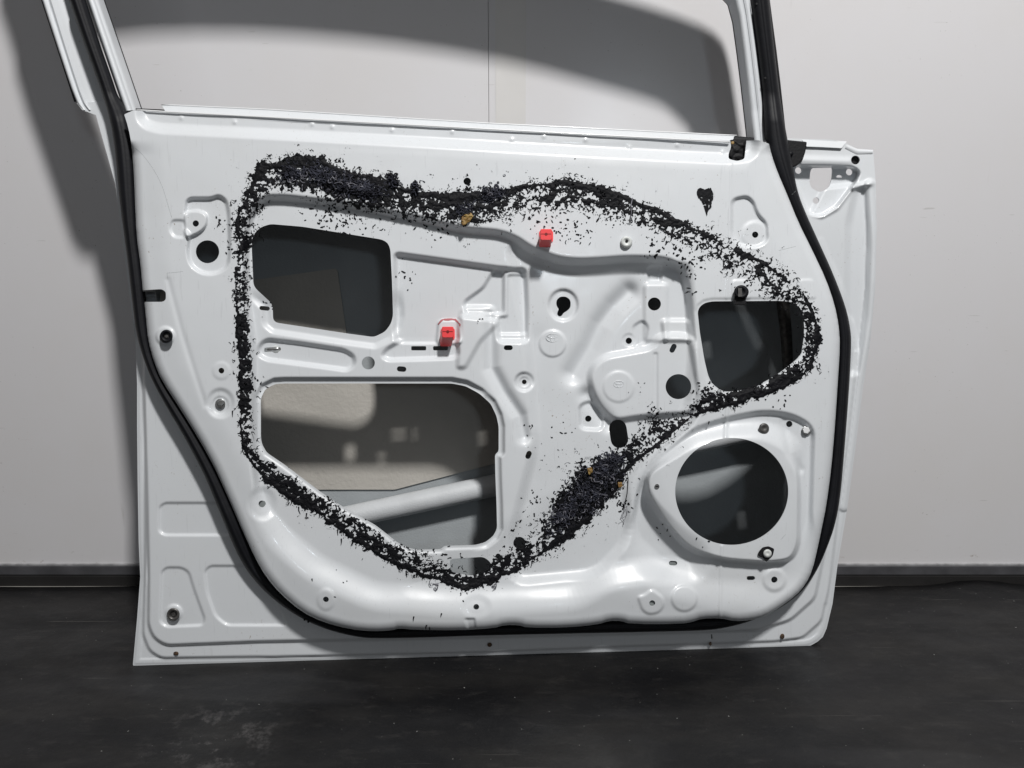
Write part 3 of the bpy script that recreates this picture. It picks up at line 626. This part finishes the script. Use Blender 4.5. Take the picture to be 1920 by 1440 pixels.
# belt flange behind the sill
FL_T = [(303,196),(500,205),(915,231),(1381,254)]; FL_B = [(311,211),(500,222),(915,244),(1368,268)]
loft('belt_flange', FL_T, FL_B, [(-.02, .004, .01), (-.02, .010, 0), (.5, .013, 0), (1.0, .018, 0), (1.25, .036, 0)], M['paint'], door, 80, .022, None, 0)
tube('flange_edge', DL(np.linspace(303, 1381, 60), np.interp(np.linspace(303, 1381, 60), [303, 500, 915, 1381], [196, 205, 231, 254]), .0325), .0009, M['pale_coat'], door, 6)
tube('sill_lip', DL(np.linspace(256, 1368, 60), np.interp(np.linspace(256, 1368, 60), [256, 311, 500, 980, 1368], [206, 209.5, 219.5, 245.5, 266]), .0600), .0011, M['pale_coat'], door, 6)
loft('sill_rubber', [(254,203),(303,205)], [(256,209),(312,210)], [(0, .0, .01), (0, .006, 0), (1, .004, 0)], M['rubber'], door, 10, .03, None, 0)
loft('sill_rubber', [(1378,255),(1414,258)], [(1372,266),(1414,267)], [(0, .0, .01), (0, .006, 0), (1, .004, 0)], M['rubber'], door, 10, .035, None, 0)
# black foam plug at the right end of the sill
rs = np.random.RandomState(4)
def blob(name, P, w0, h, m, parent, step=1.5, sc=6., seed=2, thr=.5, edge=3.0, hf=None, depth=.002):
    P = np.asarray(P, float)
    def ss(X, Y): return sdf(X, Y, P) - (fbm(X / sc, Y / sc, seed, 3) - .3) * edge
    def hh(X, Y): s = np.clip(sdf(X, Y, P) / 8., 0, 1); return (hf(X, Y) if hf else w0) + h * (np.sqrt(s) * .5 + .9 * (fbm(X / sc, Y / sc, seed + 5, 3) - .25))
    return sheet(name, P[:, 0].min() - 8, P[:, 1].min() - 8, P[:, 0].max() + 8, P[:, 1].max() + 8, step, ss, hh, m, parent, depth=depth)
blob('foam_plug', fil([(1368,262),(1400,260),(1400,298),(1384,304),(1362,300),(1366,280)], 3), .042, .008, M['black'], door, edge=2, sc=9)
blob('foam_scrap', fil([(1370,264),(1377,265),(1377,270),(1371,271)], 2), .052, .003, M['yellow'], door, step=1.2)
# small black cover behind the seal at the mirror corner
stack('corner_cover', [(fil([(1462,262),(1513,267),(1510,285),(1505,300),(1494,311),(1476,318)], 3), .010), (fil([(1462,261),(1513,266),(1510,285),(1505,300),(1494,311),(1476,318)], 3), .022), (fil([(1463,263),(1511,268),(1508,285),(1503,299),(1493,309),(1476,315)], 3), .0235)], M['black'], door)
stack('cover_stud', [(circ(1483,288,5), .022), (circ(1483,288,4), .027)], M['rubber'], door, True)
stack('hole_disc', [(circ(1604,300,11), .006), (circ(1604,300,11), .008)], M['black'], door)  # black disc added behind the open hole to make it dark
# folded lip on top of the mirror corner
loft('corner_flange', [(1502,260),(1540,262),(1588,265)], [(1513,275),(1540,276),(1578,278)], [(0, .0, .012), (0, .001, 0), (.1, .003, 0), (.9, .006, 0), (1.0, .007, 0), (1.06, .004, 0)], M['paint'], door, 20, .012, None, 0)
loft('corner_flange', [(1588,271),(1608,279),(1637,281)], [(1584,279),(1606,290),(1636,289)], [(0, .0, .012), (0, .003, 0), (.5, .006, 0), (1.0, .003, 0)], M['paint'], door, 20, .012, None, 0)

# studs, pins, bolts, clips --------------------------------------------------
def Hat(x, y): return float(tray_h(np.array([[float(x)]]), np.array([[float(y)]]))[0, 0])
def hexa(x, y, r, rot=0.2): return circ(x, y, r, n=6, rot=rot)
def off(P, dx, dy): return np.asarray(P) + np.array([dx, dy])
for (x, y, w) in [(312, 630, None), (325, 1152, .010)]:
    h = Hat(x, y) if w is None else w
    o = stack('rubber_stop', [(circ(x-1, y + 2, 12.2), h - .004), (circ(x, y, 12), h + .008), (circ(x, y, 11), h + .010), (circ(x, y, 8), h + .0102), (circ(x, y, 6.5), h + .004)], M['rubber'] if w is None else M['darksteel'], door, True)
    stack('stop_core', [(circ(x, y, 6, n=16), h + .004), (circ(x, y, 3, n=16), h + .006)], M['darksteel'], o)
h = Hat(413, 757)
o = stack('bolt', [(circ(413,757,9.5), h), (circ(413,757,9.5), h + .003), (circ(413,757,8.5), h + .0035)], M['steel'], door, False); stack('bolt_head', [(hexa(413.5,755,6.2), h + .0035), (hexa(413.5,755,6), h + .008), (hexa(413.5,755,4.6), h + .009)], M['steel'], o)
h = Hat(1512, 808)
o = stack('bolt', [(circ(1512,808,9), h), (circ(1512,808,9), h + .0025), (circ(1512,808,8), h + .003)], M['steel'], door); stack('bolt_head', [(hexa(1512,807,7.2), h + .003), (hexa(1512,807,7), h + .007), (hexa(1512,807,5.5), h + .008)], M['pale_coat'], o)
h = Hat(1433, 803)
stack('rubber_grommet', [(circ(1432,806,10), h), (circ(1432.5,803,9.6), h + .007), (circ(1432.5,802.5,7), h + .009), (circ(1432.5,802.5,3), h + .007)], M['darksteel'], door, True)
h = Hat(1436, 1038)
o = stack('foam_ring', [(fil([(1422,1035),(1430,1026),(1441,1024),(1452,1029),(1449,1042),(1437,1054),(1430,1046),(1421,1042)], 3), h), (fil([(1422,1035),(1430,1026),(1441,1024),(1452,1029),(1449,1041),(1437,1052),(1430,1045),(1421,1042)], 3), h + .003)], M['black'], door)
stack('bolt_head', [(circ(1439,1038,8), h + .003), (circ(1439,1037.5,7.6), h + .006), (circ(1439,1037.5,4), h + .0075), (circ(1439,1037.5,2), h + .006)], M['nylon'], o, True)
h = Hat(1175, 453)
o = stack('nylon_grommet', [(circ(1174.5,456,11), h), (circ(1174.5,454,11), h + .003), (circ(1174.5,453,9.5), h + .006), (circ(1174.5,452.5,6), h + .0065), (circ(1174.5,452.5,4), h + .004)], M['nylon'], door, True)
stack('grommet_hole', [(circ(1175,452.5,2.8, n=12), h + .0042), (circ(1175,452.5,2.6, n=12), h + .0046)], M['black'], o)
h = Hat(1232, 912)
o = stack('screw', [(circ(1232,912.5,4.6, n=16), h), (circ(1232,912,4.6, n=16), h + .0012)], M['steel'], door); stack('screw_slot', [(rect(1229,911,1235,913,.5), h + .0012), (rect(1229,911,1235,913,.5), h + .0016)], M['black'], o)
h = Hat(1390, 545)
o = stack('trim_clip', [(circ(1390,549,13,12.5), h), (circ(1390,547.5,14,13), h + .006), (circ(1390,547,13,12), h + .008), (circ(1389,547,9,8.5), h + .0095), (circ(1389,547,7,7), h + .007)], M['rubber'], door, True)
stack('clip_foot', [(rect(1377,555,1398,572,3), h), (rect(1377,555,1398,571,3), h + .003)], M['black'], o)
stack('clip_core', [(rect(1384,540,1391,556,1), h + .007), (rect(1384,540,1391,556,1), h + .0098)], M['darksteel'], o)
for P in [capsule(1262,1056,8.6,5,.05), circ(1223,1131,6.4), circ(491,945,7.4)]:
    c0 = P.mean(0); h = Hat(*c0) ; stack('hole_disc', [(P, h - .004), (P, h - .0035)], M['greyplug'], door)
# lock rod end in the slot of the cross bar
tube('lock_rod', DL(np.array([497., 503, 512, 520, 526]), np.array([655.5, 655, 654.5, 654, 653.5]), Hat(512, 655) - .001), [.0030, .0032, .0032, .0036, .0020], M['steel'], door, 10)
stack('rod_clip', [(circ(517,655,8,7.5), Hat(512,655) - .002), (circ(517,655,7,6.5), Hat(512,655) + .0005)], M['nylon'], door, True)
# red clips
def red_clip(fx, fy, bx, by, hw, hh, w0, w1):
    back = rect(bx - hw, by - hh, bx + hw, by + hh, 3); front = rect(fx - hw, fy - hh, fx + hw, fy + hh, 3); f2 = rect(fx - hw + 1, fy - hh + 1, fx + hw - 1, fy + hh - 1, 3)
    o = stack('clip', [(back, w0), (front, w1), (f2, w1 + .001)], M['red'], door)
    stack('clip_hole', [(circ(fx, fy - 1, 3, n=12), w1 + .001), (circ(fx, fy - 1, 2.8, n=12), w1 + .0013)], M['red_dark'], o)
    stack('clip_slot', [(rect(fx - hw + 1.5, fy - 2, fx + hw - 1.5, fy - .6, .4), w1 + .001), (rect(fx - hw + 1.5, fy - 2, fx + hw - 1.5, fy - .6, .4), w1 + .0012)], M['red_dark'], o)
    stack('clip_base', [(rect(fx - hw * 1.2, fy - hh * .7, fx + hw * 1.2, fy + hh * 1.3, 4), w0 - .001), (rect(fx - hw * 1.2, fy - hh * .7, fx + hw * 1.2, fy + hh * 1.3, 4), w0 + .0015)], M['red'], o)
red_clip(1024, 440, 1022, 453, 11, 10.5, Hat(1022, 453), Hat(1022, 453) + .026)
red_clip(839.5, 623, 836, 639, 11, 10.5, Hat(836, 636), Hat(836, 636) + .026)
MARK = [(821,642),(821,608),(830,599),(853,599),(862,608),(862,638)]
sheet('paint_mark', 810, 588, 874, 652, 1.5, lambda X, Y: 3.4 - pathd(X, Y, MARK, 20)[0] - 3.4 * fbm(X / 5., Y / 5., 8, 3) - .16 * np.clip(Y - 606, 0, 99), lambda X, Y: tray_h(X, Y) + .0004, mat('red_paint_mark', (0.36, 0.11, 0.12), .45), door, depth=.0002)
# pressed emblem on the two bosses: an oval holding two crossed ovals
for (x, y, s) in [(1036, 633, 1.0), (1160, 720, .8)]:
    vs_ = []; fs_ = []
    for (cx, cy, rx, ry) in [(0, 0, 12, 8), (0, 0, 4.2, 7.6), (0, -3.2, 9.5, 3.8)]:
        a = np.linspace(0, 2 * math.pi, 33); P = DL(x + s * (cx + rx * np.cos(a)), y + s * (cy + ry * np.sin(a)), Hat(x, y) + .0001)
        v_, f_ = tube(None, P, .00042, None, None, 6, cap=False); k0 = len(vs_); vs_ += v_; fs_ += [tuple(q + k0 for q in f) for f in f_]
    build('emblem', vs_, fs_, M['paint'], door)
# hem flange welds and rust spots
for (x, y, rx, ry) in [(918,1209,4.5,4),(330,1225,5,3.5),(1467,1193,4,5),(1332,1207,2.5,3.5)]:
    stack('drain_plug', [(circ(x, y, rx, ry, 14), .004), (circ(x, y, rx, ry, 14), .0085), (circ(x, y, rx * .6, ry * .6, 14), .0092)], M['rust'], door, True)

# ------------------------------------------------------------------ sealant residue
SL = np.array([(482,868,15,.9),(464,840,14,.9),(460,800,19,.6),(460,740,16,1),(458,690,18,.9),(455,640,17,1),(455,590,17,.9),(452,545,20,.6),(455,500,22,.5),(460,450,24,.7),(462,405,30,.5),(478,365,24,.8),(500,332,34,.8),(545,322,36,.8),(590,326,42,.95),(640,348,42,.95),(700,362,38,.9),(760,376,30,.8),(830,388,32,.9),(880,388,36,.95),(940,382,36,.8),(1000,368,34,.6),(1070,362,32,.8),(1120,372,30,.8),(1180,392,28,.7),(1240,414,24,.8),(1290,440,26,.6),(1350,470,30,.5),(1410,502,34,.6),(1460,535,36,.6),(1500,570,26,.6),(1518,605,20,.9),(1522,645,18,.9),(1512,682,22,.6),(1478,706,17,1.),(1430,730,13,1.),(1380,745,18,.9),(1330,754,20,.8),(1290,776,12,.5),(1240,805,36,.5),(1190,845,24,.7),(1150,880,34,.9),(1110,915,46,1.),(1070,965,42,.9),(1020,1015,32,.6),(970,1050,24,.8),(920,1076,20,.9),(870,1090,20,.9),(820,1072,22,.6),(770,1052,26,.7),(720,1032,22,.8),(660,992,22,.9),(600,950,22,.9),(550,922,20,.9),(510,895,16,1),(482,868,15,.9)])
def sl_field(X, Y):
    """signed distance-like coverage of the smear: > 0 where sealant sticks"""
    d = np.full(X.shape, 1e9); wd = np.zeros(X.shape); dn = np.zeros(X.shape); sd = np.zeros(X.shape)
    for i in range(len(SL) - 1):
        x1, y1, w1, q1 = SL[i]; x2, y2, w2, q2 = SL[i + 1]; m = (X > min(x1, x2) - 95) & (X < max(x1, x2) + 95) & (Y > min(y1, y2) - 95) & (Y < max(y1, y2) + 95)
        x = X[m]; y = Y[m]; ex, ey = x2 - x1, y2 - y1; L = math.hypot(ex, ey)
        t_ = np.clip(((x - x1) * ex + (y - y1) * ey) / L**2, 0, 1); r = np.hypot(x - x1 - t_ * ex, y - y1 - t_ * ey)
        side = ((x - x1) * ey - (y - y1) * ex) / L        # > 0 : outer side of the loop
        o = d[m]; k = r < o
        o = np.where(k, r, o); d[m] = o
        for arr, a, b_ in ((wd, w1, w2), (dn, q1, q2)):
            z = arr[m]; z = np.where(k, a + (b_ - a) * t_, z); arr[m] = z
        z = sd[m]; z = np.where(k, side, z); sd[m] = z
    return d, np.maximum(wd * (.90 - .16 * sst((500 - X) / 30.) * sst((Y - 420) / 30.)), 1), dn, sd
def seal_s(X, Y):
    wx = 12 * (fbm(X / 22., Y / 22., 31, 3) - .5); wy = 12 * (fbm(X / 22. + 40, Y / 22., 37, 3) - .5)
    wx2 = 9 * (fbm(X / 6., Y / 6., 131, 3, .7) - .5); wy2 = 9 * (fbm(X / 6. + 40, Y / 6., 137, 3, .7) - .5)
    x = X + wx; y = Y + wy; XX, YY = X, Y; X = X + wx2; Y = Y + wy2
    d, w, dn, sd = sl_field(x, y)
    u = d / w
    f1, f2 = worley(x / 9.5, y / 7.5, 3); g1, g2 = worley(x / 4.6 + 3, y / 3.8, 8)
    chips = .75 * fbm(X / 8.5, Y / 7.0, 51, 4, .62) + .25 * fbm(X / 26., Y / 26., 61, 2)      # 0..1, mean .5
    web = (f2 - f1)                                                                           # 0 on torn ridges
    outer = np.clip(sd / w, -1, 1)
    core = np.exp(-((outer - .62) / .22)**2) * .24                                        # the dense bead by the outer rim
    f = .70 + .15 * (dn - .7) / .3 - .30 * sst(u / 1.25) - .62 * np.clip(u - .95, 0, 3) + core
    s = f - chips - .115 + .16 * (.32 - np.minimum(web, .6))
    hole = .8 * fbm(X / 8.5, Y / 6.6, 101, 3, .55) + .2 * fbm(X / 20., Y / 20., 111, 2)
    s = np.minimum(s, .52 + .30 * core + .06 * (dn - .75) / .25 - hole)
    # torn strings: thin along the level lines of a noise, fading outwards
    n1 = fbm(X / 16. + Y / 40., Y / 11., 151, 4, .58); n2 = fbm(X / 10., Y / 13., 171, 3, .55)
    fade = 1 - sst(u / 1.45)
    s = np.maximum(s, .046 * fade * (.4 + dn * .7) - np.abs(n1 - .5) + .009); s = np.maximum(s, .032 * fade * (.4 + dn * .7) - np.abs(n2 - .48) + .003)
    s = np.where(fade < .06, np.minimum(s, .02 - chips * .05), s)
    # the solid bead left along the outer rim
    bw = .15 + .30 * (dn - .8) + .55 * (fbm(X / 30., Y / 30., 181, 3) - .5)
    s = np.maximum(s, .5 * (bw - np.abs(outer - .60)) * (w / 24.) - .22 * np.clip(fbm(X / 5., Y / 5., 191, 3) - .52, 0, 1))
    s = np.where(u > 2.4, -1, s)
    # stray flecks and streaks further in
    fl = .155 - np.abs(0) - (1 - vnoise(X / 4.4, Y / 4.4, 77)) + .0
    clus = fbm(X / 60., Y / 60., 91, 2)
    inside = (sd < 0) & (u < 3.6)
    s2 = np.where(inside, fl + .50 * (clus - .66) + .02 * (3.0 - u) - .06, -1)
    s = np.maximum(s, s2)
    return s * 12
EXTRA = [ # loose flecks seen away from the bead: x, y, spread, count
 (620,410,38,60),(650,405,30,40),(820,440,30,16),(1060,425,36,34),(1010,405,22,14),(1095,440,22,16),(1150,405,28,20),(860,350,18,8),(770,520,24,14),(1294,550,10,8),(900,600,10,5),(1035,945,16,10),(1295,890,12,5),(1160,920,20,20),(1000,935,20,12),(990,980,20,10),(785,1160,30,7),(500,575,14,10),(1330,730,14,18),(1460,745,22,14),(1225,775,18,18),(1480,700,14,10),(640,1100,40,6),(990,800,14,5),(1170,950,14,22),(1235,1000,22,6),(1330,1010,18,6),(420,420,16,16),(440,470,16,14),(1400,520,20,16),(1300,505,20,14),(1060,800,20,6)]
gy_, gx_ = np.meshgrid(np.arange(270, 1130, 1.15), np.arange(400, 1560, 1.15), indexing='ij')
S_all = seal_s(gx_, gy_)
rs = np.random.RandomState(12)
for (x, y, sp_, nn) in EXTRA:
    for _ in range(nn):
        a, b_ = rs.normal(x, sp_ * .6), rs.normal(y, sp_ * .5); rx = rs.uniform(.7, 3.2) * (1 if rs.rand() < .8 else 1.6); ry = rs.uniform(.6, 1.6); an = rs.uniform(-1.4, 1.4)
        j0 = int((a - 400) / 1.15); i0 = int((b_ - 270) / 1.15)
        i1, i2, j1, j2 = max(i0 - 8, 0), min(i0 + 8, gx_.shape[0]), max(j0 - 8, 0), min(j0 + 8, gx_.shape[1])
        if i2 <= i1 or j2 <= j1: continue
        X_ = gx_[i1:i2, j1:j2] - a; Y_ = gy_[i1:i2, j1:j2] - b_; p = X_ * math.cos(an) + Y_ * math.sin(an); q = -X_ * math.sin(an) + Y_ * math.cos(an)
        S_all[i1:i2, j1:j2] = np.maximum(S_all[i1:i2, j1:j2], 1.5 * (1 - (p / rx)**2 - (q / ry)**2) * rs.uniform(.5, 1))
# never hang in mid-air: trim to the sheet, a few threads over the rims stay
S_all = np.minimum(S_all, tray_s(gx_, gy_) + 1.5)
def seal_h(X, Y): return tray_h(X, Y) + .0004 + .0011 * np.clip(fbm(X / 6., Y / 6., 71, 3, .6) - .3, 0, 1) + .0004 * np.clip(S_all, 0, 3)
sealant = sheet('sealant_residue', 400, 270, 400 + 1.15 * (gx_.shape[1] - 1) - .1, 270 + 1.15 * (gx_.shape[0] - 1) - .1, 1.15, S_all, seal_h, M['butyl'], door, depth=.0004)
sealant['kind'] = 'stuff'
# drop-shaped foam smear on the upper right
PD = fil([(1306,356),(1314,350),(1324,356),(1331,349),(1337,356),(1338,372),(1333,390),(1328,395),(1326,406),(1323,396),(1317,380),(1307,368)], 4)
def drop_s(X, Y):
    s = sdf(X, Y, PD) - 4.5 * (fbm(X / 5., Y / 7., 41, 3) - .42)
    for (a, b_) in [((1306,352),(1324,384)),((1331,348),(1329,400)),((1308,372),(1340,366)),((1318,384),(1338,384))]:
        q, f = pathd(X, Y, [a, b_], 30); s = np.minimum(s, q + .3 - 3.2 * (fbm(X / 5, Y / 5, 3, 2) - .3))
    return s
sheet('sealant_drop', 1298, 340, 1346, 412, 1.0, drop_s, lambda X, Y: tray_h(X, Y) + .0008 + .001 * fbm(X / 6., Y / 6., 71, 3), M['butyl'], door, depth=.0009)
# short drips and torn threads
thr = []; thf = []
def thread(pts2, w, r, store):
    P = DL(np.array([p[0] for p in pts2], float), np.array([p[1] for p in pts2], float), w)
    v_, f_ = tube(None, P, r, None, None, 4); k0 = len(store[0]); store[0].extend(v_); store[1].extend([tuple(q + k0 for q in f) for f in f_])
drips = ([], []); rs = np.random.RandomState(5)
for (x, y, l) in [(529,918,10),(545,935,12),(560,950,14),(575,962,12),(640,1010,12),(634,990,14),(762,1070,12),(800,1172,9),(805,1176,14),(820,1182,8),(828,1150,7),(776,1156,8),(720,1040,12),(700,1020,10),(668,1010,14),(884,1092,18),(868,1090,12),(916,1088,12),(1072,985,22),(1060,990,18),(1500,690,10),(585,1085,5),(440,590,9),(438,640,10),(436,770,12),(590,300,0),(1282,800,9),(1330,790,6),(455,830,8)]:
    if l: thread([(x, y), (x + rs.normal(0, 1), y + l * .5), (x + rs.normal(0, 2), y + l)], Hat(x, y) + .0012, [.0011, .0008, .0003], drips)
for _ in range(420):
    i = rs.randint(0, len(SL) - 1); t_ = rs.rand(); x, y, w_, q_ = SL[i] * (1 - t_) + SL[i + 1] * t_
    a = rs.uniform(0, 6.28); rr_ = w_ * rs.uniform(.3, 1.25); x += rr_ * math.cos(a); y += rr_ * math.sin(a); b_ = a + rs.normal(0, .9); l = rs.uniform(3, 10)
    pts2 = [(x, y), (x + l * .5 * math.cos(b_), y + l * .5 * math.sin(b_)), (x + l * math.cos(b_ + .5), y + l * math.sin(b_ + .5))]
    h = Hat(x, y) + .0008; thread(pts2, np.array([h, h + rs.uniform(0, .003), h + rs.uniform(0, .004)]), [.0009, .0007, .0002], drips)
thread([(1175,878),(1178,900),(1176,925),(1172,945)], Hat(1175,910) + .003, .0005, drips)
build('sealant_threads', drips[0], drips[1], M['butyl'], door)['kind'] = 'stuff'
pale = ([], [])
thread([(1186,371),(1183,385),(1184,398),(1181,415)], Hat(1184,392) + .003, .0007, pale)
for (x, y) in [(1170,940),(1168,960),(1175,950)]: thread([(x, y), (x + rs.normal(0, 3), y + 9), (x + rs.normal(0, 5), y + 17), (x + rs.normal(0, 6), y + 24)], Hat(x, y) + .003, .0004, pale)
# torn felt tufts caught in the sealant
def fluff(name, spots, n, m, seed, r=.0004, spread=1., lift=.006, L=10):
    rs = np.random.RandomState(seed); tot = sum(s[2] * s[3] for s in spots)
    for (x, y, sx_, sy_, ang) in spots:
        st = ([], [])
        k = int(n * sx_ * sy_ / tot)
        for _ in range(k):
            u_, v_ = rs.normal(0, .5, 2); a = x + u_ * sx_ * math.cos(ang) - v_ * sy_ * math.sin(ang); b_ = y + u_ * sx_ * math.sin(ang) + v_ * sy_ * math.cos(ang)
            th = rs.uniform(0, 6.28); cu = rs.normal(0, .9); h0 = Hat0(a, b_) + rs.uniform(.0005, lift) * math.exp(-(u_**2 + v_**2)); P = []; W_ = []
            for q in range(6):
                P.append((a, b_)); W_.append(h0 + rs.uniform(-.0008, .0012)); a += L / 5 * math.cos(th); b_ += L / 5 * math.sin(th); th += cu
            thread(P, np.array(W_), rs.uniform(.6, 1.4) * r, st)
        o = build(name, st[0], st[1], m, door); o['kind'] = 'stuff'
_gx = np.arange(400, 1560, 8.); _gy = np.arange(270, 1130, 8.); _HX, _HY = np.meshgrid(_gx, _gy); _HH = tray_h(_HX, _HY)
def Hat0(x, y): return float(_HH[int(np.clip((y - 270) / 8, 0, len(_gy) - 1)), int(np.clip((x - 400) / 8, 0, len(_gx) - 1))])
spots = [(645,345,52,18,.25),(600,328,30,16,.2),(690,358,30,16,.2),(735,337,10,14,0),(779,350,8,11,0),(925,362,26,14,-.2),(1128,890,40,26,-.95),(1098,930,46,26,-.9),(1062,962,38,18,-.75),(1150,865,16,14,0),(545,325,26,14,0),(870,395,18,12,0)]
fluff('felt_tuft', spots, 1900, M['fluff'], 3, .0007, lift=.008, L=11)
fluff('felt_tuft', [(645,345,60,20,.25),(1125,895,30,44,-.9),(1095,935,44,30,-.8),(1060,962,36,18,-.7),(560,335,40,14,0),(925,366,22,10,0),(820,1098,20,8,0),(920,1095,16,8,0)], 260, M['fluff_pale'], 8, .0005, lift=.010, L=12)
build('pale_threads', pale[0], pale[1], M['fluff_pale'], door)['kind'] = 'stuff'
spots_b = [(735,335,10,12,0),(779,350,8,11,0),(640,345,50,16,.25),(1120,900,26,38,-.9),(1090,940,38,26,-.8)]
fluff('sealant_threads', spots_b, 900, M['butyl'], 21, .0009, lift=.007, L=8)
for i, (P, s_) in enumerate([([(866,405),(874,399),(884,398),(888,406),(880,417),(868,424),(864,418)], 3), ([(1100,878),(1110,876),(1112,886),(1104,892)], 2), ([(1106,892),(1114,894),(1113,904),(1107,902)], 2), ([(1158,905),(1166,903),(1168,912),(1160,915)], 2)]):
    blob('glue_scrap', fil(P, s_), 0, .005, M['yellow'], door, step=1.2, sc=4, seed=30 + i, edge=2.5, hf=lambda X, Y: tray_h(X, Y) + (.004 if i else .003))
# fine pencil-like scratch lines on the paint
for P in [[(254,278),(268,290),(290,320),(305,350),(315,385),(322,408)], [(313,512),(328,511),(343,509)], [(313,512),(315,525)], [(1485,365),(1492,358)], [(1464,1012),(1473,1002)], [(1460,470),(1492,462)]]:
    sc_ = ([], []); p = resample(smooth_path(P, 2), 24); h = tray_h(p[:, 0][None], p[:, 1][None])[0]; thread([tuple(q) for q in p], h - .00005, .00022, sc_)
    build('scratch', sc_[0], sc_[1], M['greyplug'], door)
print('objects', len(bpy.data.objects))
